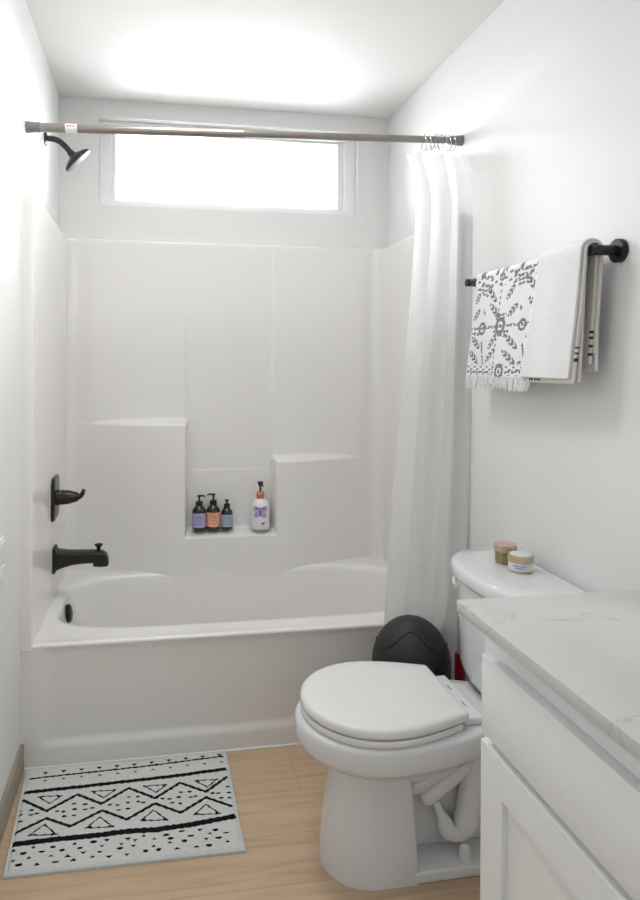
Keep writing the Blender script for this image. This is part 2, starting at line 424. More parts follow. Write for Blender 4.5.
sh = thing('shower_fixture', 'dark metal shower head on a bent arm high on the left wall', 'shower', (0, .428, 2.177))
MB().lathe([(.03, 0), (.03, .002), (.024, .006), (.012, .009)], (.0, .428, 2.176), (1, 0, 0), 28).build('wall_flange', M_gun, sh)
arm = spline([(.004, .428, 2.176), (.035, .428, 2.174), (.058, .428, 2.164), (.082, .428, 2.142), (.096, .428, 2.123)], 7)
MB().tube(arm, .0112, 14).build('shower_arm', M_gun, sh)
ax = Vector((.70, .13, -.71)).normalized()
c0 = Vector((.094, .428, 2.127))
hd = MB().lathe([(.012, -.004), (.014, .006), (.016, .012), (.022, .016), (.045, .026), (.058, .033), (.061, .040), (.060, .045), (.057, .046)], c0, ax, 44, cap1=False)
head = hd.build('head_body', M_gun, sh)
fb = MB().lathe([(.0585, .0455), (.056, .047), (.03, .0475), (0, .0475)], c0, ax, 44, cap0=False, cap1=False)
fb.build('nozzle_face', M_nozzle, head)
# ------------------------------------------------------------------ curtain rod
zl, zr, yr = 2.084, 2.131, .036
def rodp(x): return (x, yr, lerp(zl, zr, x/RW))
rod = thing('curtain_rod', 'bronze-grey tension curtain rod spanning the tub alcove', 'curtain rod', (0, yr, zl))
dx = (Vector(rodp(1))-Vector(rodp(0))).normalized()
MB().tube([rodp(.005), rodp(.72)], .0145, 24).tube([rodp(.72), rodp(.725), rodp(1.50)], [.0145, .0125, .0125], 24).build('rod_tube', M_rod, rod)
MB().lathe([(.019, 0), (.019, .005), (.016, .03), (.0165, .045)], rodp(.0005), dx, 28).build('end_cap', M_rodcap, rod)
MB().lathe([(.019, 0), (.019, .005), (.016, .03), (.0155, .05)], rodp(RW-.0005), -dx, 28).build('end_cap', M_rodcap, rod)
stk = MB().lathe([(.0150, 0), (.0150, .038)], rodp(.125), dx, 24, cap0=False, cap1=False).build('sticker', M_stick, rod)
rm = MB()
for k in range(3):
    p = Vector(rodp(.133+k*.0095)); rm.box(p.x-.0026, p.x+.0026, p.y-.0158, p.y-.0145, p.z+.001, p.z+.006)
rm.build('sticker_mark', M_red, stk, smooth=False)

# ------------------------------------------------------------------ curtain
cu = thing('shower_curtain', 'white fabric shower curtain bunched at the right end of the rod', 'curtain', (1.4, .0, .06))
def cy_mid(z): return interp(z, [(.0, -.036), (1.5, -.034), (1.9, -.030), (2.0, -.018), (2.07, .010)])
NS, NZ = 150, 200
ZTOP = 2.075
cv = []
for i in range(NZ+1):
    z = lerp(.05, ZTOP, i/NZ)
    xl = interp(z, [(.05, 1.19), (.345, 1.214), (.765, 1.239), (1.08, 1.265), (1.5, 1.304), (1.75, 1.322), (1.894, 1.328), (2.052, 1.304)])
    xr = interp(z, [(.05, 1.475), (.33, 1.478), (.47, 1.503), (1.0, 1.519), (1.2, 1.5222), (1.8, 1.5222), (2.1, 1.5222)])
    am = interp(z, [(.05, .017), (.45, .018), (1.2, .020), (1.9, .021), (2.075, .014)])
    for j in range(NS+1):
        s = j/NS
        ph = 2*pi*(2.7*s+.08*sin(3*s+z*1.1))
        x = lerp(xl, xr, s)+.006*sin(ph*2+1+z)*sin(pi*s)
        y = cy_mid(z)+am*sin(ph+.6)+.22*am*sin(2.3*ph+z*1.4)
        if s < .55:
            for zc_ in (.62, .80, 1.02): y -= .003*math.exp(-((z-zc_-.01*sin(s*9))/.012)**2)*(1-sm(s, .40, .55))
        zz_ = z
        if i == NZ: zz_ = z-.010*(.5+.5*cos(2*pi*8*s)) - .012*(1-sm(s, 0, .12))
        cv.append((x, y, zz_))
cf = [(i*(NS+1)+j, i*(NS+1)+j+1, (i+1)*(NS+1)+j+1, (i+1)*(NS+1)+j) for i in range(NZ) for j in range(NS)]
cpanel = mesh('curtain_panel', cv, cf, M_curt, cu)
sd = cpanel.modifiers.new('thickness', 'SOLIDIFY'); sd.thickness = .0016
# hem along the leading edge
for k in range(8):
    x = 1.378+k*.0158
    c = Vector(rodp(x)); ring = MB()
    pts = [(c.x+.003*sin(a*2+k), c.y+.019*cos(a), c.z-.010+.029*sin(a)) for a in [2*pi*i/24 for i in range(25)]]
    ring.tube(pts, .0016, 6)
    ring.build('curtain_ring', M_chrome, cu)

# ------------------------------------------------------------------ toilet
TY = -.53
to = thing('toilet', 'white porcelain toilet with closed lid between the tub and the vanity', 'toilet', (1.1, TY, 0))
def egg(xf, xm, xb, hw, hwb, rc=.02, nf=44, nr=16):
    pts = []
    for k in range(nf+1):
        a = pi/2+k/nf*pi; pts.append((xm+(xm-xf)*cos(a), hw*sin(a)))
    def wid(x): return hwb+(hw-hwb)*cos(pi/2*min(1, (x-xm)/(xb-xm)))
    rear = []
    for k in range(1, nr+1):
        x = lerp(xm, xb-rc, k/nr); rear.append((x, -wid(x)))
    w = wid(xb-rc)
    for k in range(1, 5):
        a = k/4*pi/2; rear.append((xb-rc+rc*sin(a), -w+rc-rc*cos(a)))
    return pts+rear+[(x, -y) for x, y in reversed(rear)]
def ring(o, z, dx=0): return [(x+dx, TY+y, z) for x, y in o]
def scale(o, s, cx=1.0): return [(cx+(x-cx)*s, y*s) for x, y in o]
b = MB()
b.rings([ring(egg(.93, 1.02, 1.16, .07, .06), .21), ring(egg(.892, 1.02, 1.20, .094, .07), .242), ring(egg(.880, 1.015, 1.23, .106, .08), .262), ring(egg(.856, 1.01, 1.27, .134, .09), .286), ring(egg(.828, 1.005, 1.30, .163, .10), .304),
         ring(egg(.808, 1.005, 1.322, .181, .108), .314), ring(egg(.799, 1.005, 1.33, .188, .112), .320), ring(egg(.794, 1.005, 1.335, .1915, .115), .329), ring(egg(.791, 1.005, 1.335, .193, .117), .345), ring(egg(.791, 1.005, 1.335, .193, .117), .368), ring(egg(.793, 1.005, 1.335, .192, .116), .378), ring(egg(.800, 1.005, 1.33, .187, .112), .385), ring(egg(.83, 1.005, 1.30, .16, .09), .387)])
b.build('bowl', M_porc, to, sharp=1.2)
# pedestal: rounded front, cut straight behind
def ped(xf, xb, hw, rr=.012):
    pts = []
    xm = xf+hw*1.02
    for k in range(29):
        a = pi/2+k/28*pi; pts.append((xm+(xm-xf)*math.copysign(abs(cos(a))**.9, cos(a)), hw*sin(a)))
    pts += [(xb-rr, -hw), (xb-rr*.3, -hw+rr*.3), (xb, -hw+rr), (xb, hw-rr), (xb-rr*.3, hw-rr*.3), (xb-rr, hw)]
    return pts
b = MB(); b.rings([ring(ped(.858, 1.088, .124), 0), ring(ped(.858, 1.088, .124), .012), ring(ped(.861, 1.087, .121), .05), ring(ped(.868, 1.084, .115), .12), ring(ped(.880, 1.080, .105), .2), ring(ped(.888, 1.076, .100), .25), ring(ped(.894, 1.072, .096), .285)])
b.build('pedestal', M_porc, to, sharp=.9)
# foot plate behind the pedestal and the narrow web above it
b = MB().box(1.07, 1.42, TY-.124, TY+.124, 0, .030, .006, 3).box(1.06, 1.40, TY-.035, TY+.035, .028, .30, .01, 3)
b.build('foot_plate', M_porc, to, sharp=.9)
for sgn in (-1, 1):
    y = TY+sgn*.062
    b = MB()
    b.tube(spline([(1.092, TY+sgn*.050, .207), (1.102, y, .213), (1.15, y, .238), (1.20, y, .264), (1.26, TY+sgn*.05, .305)], 6), [.012, .017, .020]+[.022]*22, 18)
    b.tube(spline([(1.126, TY+sgn*.05, .175), (1.138, y, .183), (1.18, y, .212), (1.23, y, .248), (1.30, TY+sgn*.05, .30)], 6), [.012, .017, .020]+[.0225]*22, 18)
    b.tube(spline([(1.148, TY+sgn*.055, .175), (1.160, y, .150), (1.176, y+sgn*.004, .112), (1.186, y+sgn*.006, .088), (1.215, y+sgn*.006, .082), (1.242, y+sgn*.004, .115), (1.252, y, .17), (1.265, y, .24), (1.28, y, .30)], 6), [.011]*9+[.013, .016, .018, .020, .022, .023, .023, .023, .023, .023, .022, .022, .022, .022, .023, .025, .027, .029, .031, .033]+[.035]*20, 20)
    b.build('trapway', M_porc, to, sharp=1.3)
    MB().lathe([(.0145, 0), (.0145, .02), (.012, .031), (.006, .036), (0, .037)], (1.222, TY+sgn*.092, .029), n=24).build('bolt_cap', M_seat, to)
# seat and lid
so = egg(.806, 1.0, 1.196, .190, .138, .008)
MB().rings([ring(scale(so, .975), .3872), ring(scale(so, .997), .390), ring(so, .395), ring(so, .402), ring(scale(so, .99), .4055)]).build('seat', M_seat, to, sharp=.9)
lo = egg(.806, 1.0, 1.213, .190, .134, .012)
MB().rings([ring(scale(lo, .975), .4085), ring(scale(lo, .995), .411), ring(lo, .416), ring(lo, .422), ring(scale(lo, .993), .428), ring(scale(lo, .975), .4325), ring(scale(lo, .93), .4345), ring(scale(lo, .7), .436), ring(scale(lo, .3), .4365)]).build('lid', M_seat, to, sharp=.9)
hg = MB().box(1.205, 1.262, TY-.118, TY+.118, .3865, .4065, .005, 3)
hinge = hg.build('hinge_cover', M_seat, to, sharp=.6)
MB().box(1.238, 1.241, TY+.03, TY+.055, .406, .4072).build('hinge_slot', M_gap, hinge, smooth=False)
MB().box(1.238, 1.241, TY-.06, TY-.035, .406, .4072).build('hinge_slot', M_gap, hinge, smooth=False)
# tank
def dform(xf, xb, hw, n=2.5, rc=.02):
    xm = xf+(xb-xf)*.62; pts = []
    for k in range(49):
        a = pi/2+k/48*pi
        pts.append((xm+(xm-xf)*math.copysign(abs(cos(a))**(2/n), cos(a)), hw*math.copysign(abs(sin(a))**(2/n), sin(a))))
    for k in range(5):
        a = k/4*pi/2; pts.append((xb-rc+rc*sin(a), -hw+rc-rc*cos(a)))
    for k in range(5):
        a = k/4*pi/2; pts.append((xb-rc+rc*cos(a), hw-rc+rc*sin(a)))
    return pts
MB().rings([ring(dform(1.345, 1.47, .15), .388), ring(dform(1.325, 1.485, .185), .394), ring(dform(1.312, 1.495, .205), .410), ring(dform(1.302, 1.50, .216), .44), ring(dform(1.300, 1.50, .222), .56), ring(dform(1.296, 1.50, .226), .695)]).build('tank', M_porc, to, sharp=1.2)
MB().rings([ring(dform(1.287, 1.508, .232), .690), ring(dform(1.278, 1.511, .240), .696), ring(dform(1.274, 1.512, .243), .706), ring(dform(1.274, 1.512, .243), .724), ring(dform(1.279, 1.511, .239), .733), ring(dform(1.291, 1.508, .230), .738), ring(dform(1.33, 1.50, .18), .7395)]).build('tank_lid', M_porc, to, sharp=1.2)
MB().lathe([(.012, 0), (.012, .012), (.009, .016)], (1.334, TY+.172, .672), (-1, .45, 0), 20).tube([(1.320, TY+.178, .672), (1.306, TY+.155, .668), (1.298, TY+.125, .664)], [.005, .006, .007], 12).build('flush_lever', M_seat, to)
MB().tube(spline([(1.42, TY+.19, .388), (1.44, TY+.20, .30), (1.47, TY+.205, .20), (1.515, TY+.205, .16)], 6), .005, 10).build('supply_hose', M_handle, to)

# ------------------------------------------------------------------ vanity and countertop
VY0, VY1 = -1.118, -2.03
vn = thing('vanity_cabinet', 'white shaker vanity cabinet under the stone countertop at right', 'cabinet', (1.27, -1.57, 0))
b = MB().box(1.012, 1.520, VY1, VY0, .09, .862, .0015, 1).box(1.07, 1.520, VY1, VY0, 0, .09)
b.build('carcass', M_cab, vn, smooth=False)
XFc, XBc = .992, 1.0125
MB().box(XFc, XBc, -2.0, VY0-.027, .668, .805, .002, 2).build('drawer_front', M_cab, vn, sharp=.5)
def shaker(y0, y1, z0, z1, name):
    st, rc = .072, .009
    d = MB().box(XFc+rc, XBc, y0+.01, y1-.01, z0+.01, z1-.01)
    d.box(XFc, XBc, y1-st, y1, z0, z1).box(XFc, XBc, y0, y0+st, z0, z1)
    d.box(XFc, XBc, y0+st, y1-st, z1-.065, z1).box(XFc, XBc, y0+st, y1-st, z0, z0+.065)
    return d.build(name, M_cab, vn, smooth=False)
shaker(-1.572, VY0-.027, .115, .653, 'door')
shaker(-2.0, -1.576, .115, .653, 'door')
ct = MB().box(.967, 1.522, -2.045, -1.096, .862, .884, .0025, 2).build('countertop', M_quartz, sharp=.5)
tag(ct, 'white quartz countertop with faint grey veins on top of the vanity', 'countertop')

# ------------------------------------------------------------------ rubbish bin
bx, by = 1.247, -.190
bn = thing('trash_can', 'charcoal domed waste bin between the toilet and shower curtain', 'trash can', (bx, by, 0))
MB().lathe([(.098, 0), (.102, .004), (.112, .10), (.1205, .20), (.1245, .27), (.1263, .322), (.1265, .338)], (bx, by, 0), n=64).build('bin_body', M_bin, bn)
dome = [(.1262, .337)]
for k in range(1, 15):
    a = k/14*pi/2; dome.append((.1265*cos(a), .342+.150*sin(a)))
dm = MB().lathe(dome, (bx, by, 0), n=64, cap0=False).build('dome_lid', M_bin, bn)
fa = atan2(CAM.y-by, CAM.x-bx)
fx, fy = cos(fa), sin(fa)
pts = []
for k in range(61):
    l = lerp(-.112, .112, k/60)
    z = .404+.066*math.exp(-(l/.060)**2)+.012*sm(abs(l), .085, .118)
    s_ = max(0, min(1, (z-.342)/.150)); rr = .1275*sqrt(max(0, 1-s_*s_))
    dpt = sqrt(max(0, rr*rr-l*l))
    pts.append((bx+fx*dpt-fy*l, by+fy*dpt+fx*l, z))
MB().tube(pts, .0024, 8).build('flap_gap', M_binline, dm)

# ------------------------------------------------------------------ red brush holder behind the tank
rb = thing('toilet_brush', 'slim dark red holder with pale grey stick in the gap left of the toilet tank', 'toilet brush', (1.458, -.105, 0))
MB().lathe([(.021, 0), (.021, .004), (.018, .02), (.018, .318), (.015, .324)], (1.458, -.105, 0), n=28).build('holder', M_holder, rb)
MB().lathe([(.010, .315), (.010, .41), (.012, .43), (.010, .452), (0, .455)], (1.458, -.105, 0), n=20).build('stick', M_handle, rb)

# ------------------------------------------------------------------ bath mat (pile pattern carried by the mesh faces)
TL, TR, BR, BL = (.019, -.010), (.664, -.012), (.667, -.475), (.043, -.469)
def mp(u, v):
    return (TL[0]*(1-u)*(1-v)+TR[0]*u*(1-v)+BR[0]*u*v+BL[0]*(1-u)*v, TL[1]*(1-u)*(1-v)+TR[1]*u*(1-v)+BR[1]*u*v+BL[1]*(1-u)*v)
def seg(px, py, a, b):
    ax_, ay = a; bx_, by_ = b; dx_, dy_ = bx_-ax_, by_-ay
    t = max(0, min(1, ((px-ax_)*dx_+(py-ay)*dy_)/(dx_*dx_+dy_*dy_)))
    return math.hypot(px-ax_-t*dx_, py-ay-t*dy_)
AS = .47/.645
def pl(pts): return [(u, v*AS) for u, v in pts]
rr_ = random.Random(3)
segs = []
def poly(pts, w, close=False):
    q = pl(pts)
    for a_, b_ in zip(q, q[1:]+([q[0]] if close else [])):
        if a_ != b_: segs.append((a_, b_, w*1.3))
poly([(.03, .135), (.26, .126), (.50, .109), (.75, .098), (.976, .079)], .0045)
poly([(.027, .28), (.26, .274), (.503, .258), (.74, .252), (.974, .230)], .0098)
poly([(.016, .354), (.134, .484), (.266, .352), (.379, .470), (.503, .335), (.625, .468), (.746, .332), (.866, .450), (.977, .316)], .0062)
poly([(.016, .664), (.139, .553), (.248, .650), (.384, .536), (.495, .647), (.624, .520), (.737, .630), (.862, .505), (.972, .615)], .0062)
poly([(.009, .760), (.20, .752), (.37, .757), (.50, .752), (.624, .764), (.80, .744), (.973, .713)], .0128)
for k in range(4):
    x0 = .086+k*.2445; dv = -.004*k
    poly([(x0, .338+dv), (x0+.108, .346+dv), (x0+.057, .416+dv)], .0028, True)
    segs.append((pl([(x0+.09, .348+dv)])[0], pl([(x0+.108, .346+dv)])[0], .005)); segs.append((pl([(x0, .338+dv)])[0], pl([(x0+.015, .345+dv)])[0], .005))
    x1 = .077+k*.2405; dv = -.012*k
    poly([(x1, .695+dv), (x1+.058, .608+dv), (x1+.116, .710+dv)], .0028, True)
    segs.append((pl([(x1+.1, .70+dv)])[0], pl([(x1+.118, .708+dv)])[0], .005)); segs.append((pl([(x1, .695+dv)])[0], pl([(x1+.02, .69+dv)])[0], .005))
dots = []
for c in (.02, .258, .498, .741, .975):
    for du, dv in ((-.05, 0), (.05, 0), (0, -.055), (0, .055), (-.04, .05), (.045, -.05), (0, 0), (.075, .0), (-.08, -.004)):
        u = c+du+rr_.uniform(-.006, .006); v = .50-.03*(c-.25)+dv+rr_.uniform(-.008, .008)
        if .012 < u < .98: dots.append((u, v*AS, rr_.uniform(.009, .012), rr_.uniform(.0055, .0078), 0))
for k in range(11):
    u = .10+k*.086; b0 = .083-.003*k*.9
    dots.append((u, b0*AS+.004, .015, .0105, 1)); dots.append((u+.004, (b0+.085)*AS, .010, .0065, 2))
for rw, (v0_, n_, o_) in enumerate(((.815, 12, .03), (.852, 12, .07), (.895, 13, .03), (.940, 13, .06))):
    for k in range(n_):
        u = o_+k*(.94/n_)+rr_.uniform(-.012, .012)
        if u > .975: continue
        dots.append((u, (v0_-.012*u+rr_.uniform(-.012, .012))*AS, rr_.uniform(.010, .016), rr_.uniform(.0055, .0095), rr_.choice((0, 1, 2))))
def black(u, v):
    y = v*AS; w = .0012*sin(u*190)+.001*sin(u*77+v*300)
    for a_, b_, r_ in segs:
        if min(a_[0], b_[0])-.02 < u < max(a_[0], b_[0])+.02 and seg(u, y, a_, b_) < r_+w: return True
    for (cu_, cv_, rx, ry, kind) in dots:
        du, dv = u-cu_, y-cv_
        if abs(du) > rx or abs(dv) > ry*1.3: continue
        if kind == 0 and (du/rx)**2+(dv/ry)**2 < 1: return True
        if kind == 1 and -ry < dv < ry and abs(du) < rx*(1-(dv+ry)/(2*ry)): return True
        if kind == 2 and -ry < dv < ry and abs(du) < rx*((dv+ry)/(2*ry)): return True
    return False
bm_t = thing('bath_mat', 'pale grey bath mat with black zigzag and triangle pattern on the floor beside the tub', 'bath mat', (.34, -.24, 0))
NU, NV = 330, 240
vv = []; ff = []; fm = []
for j in range(NV+1):
    for i in range(NU+1):
        u, v = i/NU, j/NV
        u2, v2 = lerp(.012, .988, u), lerp(.018, .982, v)
        x, y = mp(u2, v2)
        e = min(u, 1-u, v*AS, (1-v)*AS)
        vv.append((x, y, .0075+.004*sm(e, 0, .012)+rr_.uniform(-.0005, .0005)+.0012*sin(u*9)*sin(v*6+1)))
for j in range(NV):
    for i in range(NU):
        ff.append((j*(NU+1)+i, (j+1)*(NU+1)+i, (j+1)*(NU+1)+i+1, j*(NU+1)+i+1))
        u, v = lerp(.012, .988, (i+.5)/NU), lerp(.018, .982, (j+.5)/NV)
        fm.append(1 if black(u, v) else 0)
mesh('mat_pile', vv, ff, [M_matw, M_matb], bm_t, True, fm)
edge = []
q = [(u, v) for u, v in [(k/40, 0) for k in range(40)]+[(1, k/30) for k in range(30)]+[(1-k/40, 1) for k in range(40)]+[(0, 1-k/30) for k in range(30)]]
r0 = [mp(u, v)+(.0,) for u, v in q]; r1 = [mp(u, v)+(.007,) for u, v in q]
r2 = [mp(lerp(.004, .996, u), lerp(.006, .994, v))+(.0095,) for u, v in q]
r3 = [mp(lerp(.014, .986, u), lerp(.02, .98, v))+(.009,) for u, v in q]
r4 = [mp(lerp(.016, .984, u), lerp(.022, .978, v))+(.0,) for u, v in q]
MB().rings([r0, r1, r2, r3, r4, r0], False, False).build('mat_binding', M_mate, bm_t)

# ------------------------------------------------------------------ towel bar and towels
BX, BZ = 1.460, 1.592
tb = thing('towel_bar', 'black round towel bar fixed to the right wall', 'towel bar', (1.52, -.43, BZ))
MB().tube([(BX, -.818, BZ), (BX, -.150, BZ-.005)], .0105, 24).build('bar', M_black, tb)
for y, z in ((-.806, BZ), (-.163, BZ-.005)):
    MB().lathe([(.0125, 0), (.0125, RW-BX+.014)], (BX-.014, y, z), (1, 0, 0), 28).build('post', M_black, tb)
    MB().lathe([(.027, 0), (.029, .002), (.029, .013)], (RW-.0135, y, z), (1, 0, 0), 40).build('rosette', M_black, tb)

def drape(name, R, zf, zb, yf, yn, parent, mats, th, NYv=60, paint=None, wav=.0, flare=.0, yfb=None, ynb=None, seed=0):
    """cloth over the bar. yf/yn: functions of drop -> far/near edge"""
    prof = []
    n1 = 200 if NYv > 100 else 70
    for k in range(n1): prof.append((0, lerp(zf, BZ, k/n1)))
    for k in range(13): prof.append((1, k/12))
    n2 = 40
    for k in range(1, n2+1): prof.append((2, lerp(BZ, zb, k/n2)))
    V = []
    for kind, z in prof:
        for j in range(NYv+1):
            s = j/NYv
            if kind == 0: dx_, zz_, dr = -R-flare*((BZ-z)/(BZ-zf))**1.5, z, BZ-z
            elif kind == 1: dx_, zz_, dr = -R*cos(z*pi), BZ+R*sin(z*pi), 0
            else: dx_, zz_, dr = R, z, BZ-z
            f0 = yf if kind < 2 else (yfb or yf); f1 = yn if kind < 2 else (ynb or yn)
            y = lerp(f0(dr), f1(dr), s)
            w = wav*sin(s*7+seed+z*5)*min(1, dr/.1) if kind != 1 else 0
            zx = zz_
            V.append((BX+dx_+w*(1 if kind == 0 else .4), y, zx))
    n = NYv+1; Fc = []; fm_ = []
    for i in range(len(prof)-1):
        for j in range(NYv):
            Fc.append((i*n+j, i*n+j+1, (i+1)*n+j+1, (i+1)*n+j))
            if paint:
                kd = prof[i][0]; dr = BZ-prof[i][1] if kd != 1 else 0
                fm_.append(paint(kd, (j+.5)/NYv, dr-(.0 if kd else .0)))
            else: fm_.append(0)
    o = mesh(name, V, Fc, mats, parent, True, fm_)
    s_ = o.modifiers.new('thickness', 'SOLIDIFY'); s_.thickness = th; s_.offset = 0
    return o

# patterned hand towel
LE = [((180, 300), (220, 375)), ((265, 365), (300, 285)), ((350, 250), (385, 325)), ((190, 385), (235, 455)), ((270, 450), (310, 385)), ((350, 355), (385, 425)), ((118, 385), (140, 330)),
      ((185, 625), (220, 545)), ((260, 550), (300, 620)), ((110, 560), (145, 620)), ((105, 635), (140, 700)), ((175, 690), (215, 620)), ((245, 630), (290, 700)), ((330, 560), (365, 520)), ((112, 470), (140, 415))]
SMALL = [((105, 518), (385, 482)), ((103, 745), (195, 747)), ((262, 742), (335, 737)), ((140, 310), (195, 320)), ((150, 330), (180, 345)), ((145, 290), (200, 290)), ((215, 445), (262, 440)), ((222, 465), (258, 460)), ((210, 530), (270, 530)), ((215, 548), (262, 550)), ((305, 265), (360, 255)), ((312, 285), (355, 275)), ((300, 245), (372, 232)), ((140, 250), (200, 245)), ((300, 220), (385, 195)), ((160, 420), (165, 440)), ((318, 400), (322, 412)), ((155, 590), (158, 640)), ((318, 600), (322, 690)), ((160, 660), (165, 700)), ((300, 690), (330, 705)), ((110, 540), (140, 545)), ((330, 500), (365, 470)), ((425, 190), (385, 410))]
RINGS = [(155, 515, 16), (232, 740, 18), (322, 495, 14), (245, 245, 10), (238, 500, 20)]
def tuv(x, y):
    v = (y-lerp(250, 175, (x-105)/330))/520.0
    v = max(-.1, min(1.2, v))
    xl_, xr_ = lerp(115, 95, v), lerp(435, 345, v)
    return ((x-xl_)/(xr_-xl_), (y-lerp(250, 175, max(0, min(1, (x-xl_)/(xr_-xl_)))))/lerp(515, 600, max(0, min(1, (x-xl_)/(xr_-xl_)))))
AT = .92
leaves = [(tuv(*a), tuv(*b)) for a, b in LE]; smalls = [(tuv(*a), tuv(*b)) for a, b in SMALL]
leaves = [((a[0], a[1]*AT), (b[0], b[1]*AT)) for a, b in leaves]; smalls = [((a[0], a[1]*AT), (b[0], b[1]*AT)) for a, b in smalls]
rings_ = [(tuv(x, y), r_/290) for x, y, r_ in RINGS]
H1 = BZ-1.277
def paint1(kd, s, dr):
    if kd == 2: return 0
    u, v = s, (dr/H1)*AT
    for a_, b_ in leaves:
        d = seg(u, v, a_, b_)
        t = ((u-a_[0])*(b_[0]-a_[0])+(v-a_[1])*(b_[1]-a_[1]))/((b_[0]-a_[0])**2+(b_[1]-a_[1])**2)
        if 0 < t < 1 and d < .033*sqrt(max(0, t*(1-t)))*2*.95 and (sin((t*11+d*60)*2) > -.55): return 1
    for a_, b_ in smalls:
        if seg(u, v, a_, b_) < .013 and sin(u*95+v*70)*sin(v*110-u*35) > -.25: return 1
    for (c_, r_) in rings_:
        d = math.hypot(u-c_[0], v-c_[1]*AT)
        if r_*.6 < d < r_*1.1 or d < r_*.25: return 1
    if abs(u-.42-.02*v) < .009 and sin(v*120) > -.1: return 1
    if v > AT*.885 and v < AT*.985 and sin(u*60)*sin(v*130) > .45: return 1
    if v < .12 and sin(u*46+2)*sin(v*90+u*12) > .5: return 1
    return 0
t1 = thing('hand_towel', 'white hand towel with grey botanical print and fringe, left on the towel bar', 'towel', (1.45, -.40, BZ))
drape('towel_cloth', .0140, 1.277, 1.30, lambda d: -.236+.16*d, lambda d: -.640+.24*d, t1, [M_tow, M_print], .004, 260, paint1, .002, .010)
fr_ = MB(); rq = random.Random(5)
for k in range(46):
    s = (k+.5)/46; y0 = lerp(-.236+.16*.317, -.640+.24*.317, s)
    x0 = 1.4360+rq.uniform(-.001, .001)
    fr_.tube([(x0, y0, 1.280), (x0-.001+rq.uniform(-.002, .002), y0+rq.uniform(-.003, .005), 1.262), (x0-.002+rq.uniform(-.003, .003), y0+rq.uniform(-.005, .009), 1.242+rq.uniform(-.005, .004))], [.0035, .0038, .0028], 6)
fr_.build('fringe', M_tow, t1)
# folded white towel: three layers over the bar
t2 = thing('folded_towel', 'thick folded plain white towel hanging at the right half of the towel bar', 'towel', (1.45, -.70, BZ))
def paint2(kd, s, dr):
    if kd == 0 and s > .965 and any(abs(dr-q_) < .0032 for q_ in (.236, .250, .266)): return 1
    if kd == 0 and .04 < s < .40 and abs(dr-.318) < .005 and sin(s*110) > -.3: return 1
    return 0
def paint3(kd, s, dr):
    if kd == 2 and s > .95 and any(abs(dr-q_) < .0038 for q_ in (.19, .208, .226, .244)): return 1
    return 0
drape('outer_layer', .0285, 1.280, 1.300, lambda d: -.612+.27*d, lambda d: -.792+.14*d, t2, [M_tow, M_thread], .0065, 44, None, .002, .004, ynb=lambda d: -.775+.02*d)
drape('middle_layer', .0212, 1.268, 1.345, lambda d: -.620+.27*d, lambda d: -.800+.13*d, t2, [M_tow2, M_thread], .006, 60, paint2, .0015, .004, ynb=lambda d: -.80+.10*d)
drape('inner_layer', .0145, 1.272, 1.318, lambda d: -.620+.24*d, lambda d: -.786+.06*d, t2, [M_tow2, M_thread], .006, 44, paint3, .0015, .001, ynb=lambda d: -.79+.09*d)

# ------------------------------------------------------------------ bottles in the niche
ZN = .5675
def pump_bottle(name, label, x, y, rb_, hb_, lab_m, nozzle, hp, group):
    t = thing(name, label, 'bottle', (x, y, ZN), group)
    MB().lathe([(rb_*.9, 0), (rb_, .004), (rb_, hb_*.72), (rb_*.93, hb_*.80), (rb_*.62, hb_*.92), (rb_*.42, hb_*.97), (rb_*.40, hb_)], (x, y, ZN), n=36).build('bottle_body', M_bottle, t)
    lb = MB().lathe([(rb_+.0006, hb_*.14), (rb_+.0006, hb_*.70)], (x, y, ZN), n=36, cap0=False, cap1=False).build('bottle_label', lab_m, t)
    ink = MB()
    fa_ = atan2(CAM.y-y, CAM.x-x)
    for zf_, wf in ((.56, .35), (.50, .5), (.40, .28), (.26, .45)):
        r_ = rb_+.0011; n_ = 8
        v = []
        for k in range(n_+1):
            a = fa_+lerp(-wf, wf, k/n_)
            v += [(x+r_*cos(a), y+r_*sin(a), ZN+hb_*zf_), (x+r_*cos(a), y+r_*sin(a), ZN+hb_*zf_+.0022)]
        ink.add(v, [(2*k, 2*k+2, 2*k+3, 2*k+1) for k in range(n_)])
    ink.build('label_print', M_ink, lb, smooth=False)
    p = MB().lathe([(rb_*.5, 0), (rb_*.52, .003), (rb_*.52, .016), (rb_*.40, .019), (.0045, .020), (.0045, hp-.008), (.009, hp-.007), (.0095, hp), (.004, hp+.001)], (x, y, ZN+hb_-.003), n=24)
    z = ZN+hb_+hp-.006; dx_, dy_ = cos(nozzle), sin(nozzle)
    p.tube([(x, y, z), (x+.018*dx_, y+.018*dy_, z+.0005), (x+.028*dx_, y+.028*dy_, z-.004)], [.0048, .0042, .003], 10)
    p.build('pump', M_pump, t)
g = 'dark pump bottles in the shower niche'
pump_bottle('pump_bottle', 'dark pump bottle with lavender label, leftmost in the shower niche', .622, .735, .0310, .112, M_lav, -.25, .046, g)
pump_bottle('pump_bottle', 'dark pump bottle with peach orange label in the shower niche', .685, .738, .0310, .114, M_peach, 2.9, .048, g)
pump_bottle('pump_bottle', 'shorter dark pump bottle with steel blue label in the shower niche', .746, .735, .0268, .098, M_blue, -1.7, .036, g)
sb = thing('soap_bottle', 'white pump bottle with purple butterfly design and rose gold collar in the niche', 'bottle', (.897, .730, ZN))
x, y = .897, .730
MB().lathe([(.039, 0), (.0425, .004), (.0435, .04), (.0425, .09), (.038, .112), (.028, .126), (.016, .134), (.014, .138)], (x, y, ZN), n=44).build('bottle_body', M_milk, sb)
fa_ = atan2(CAM.y-y, CAM.x-x)
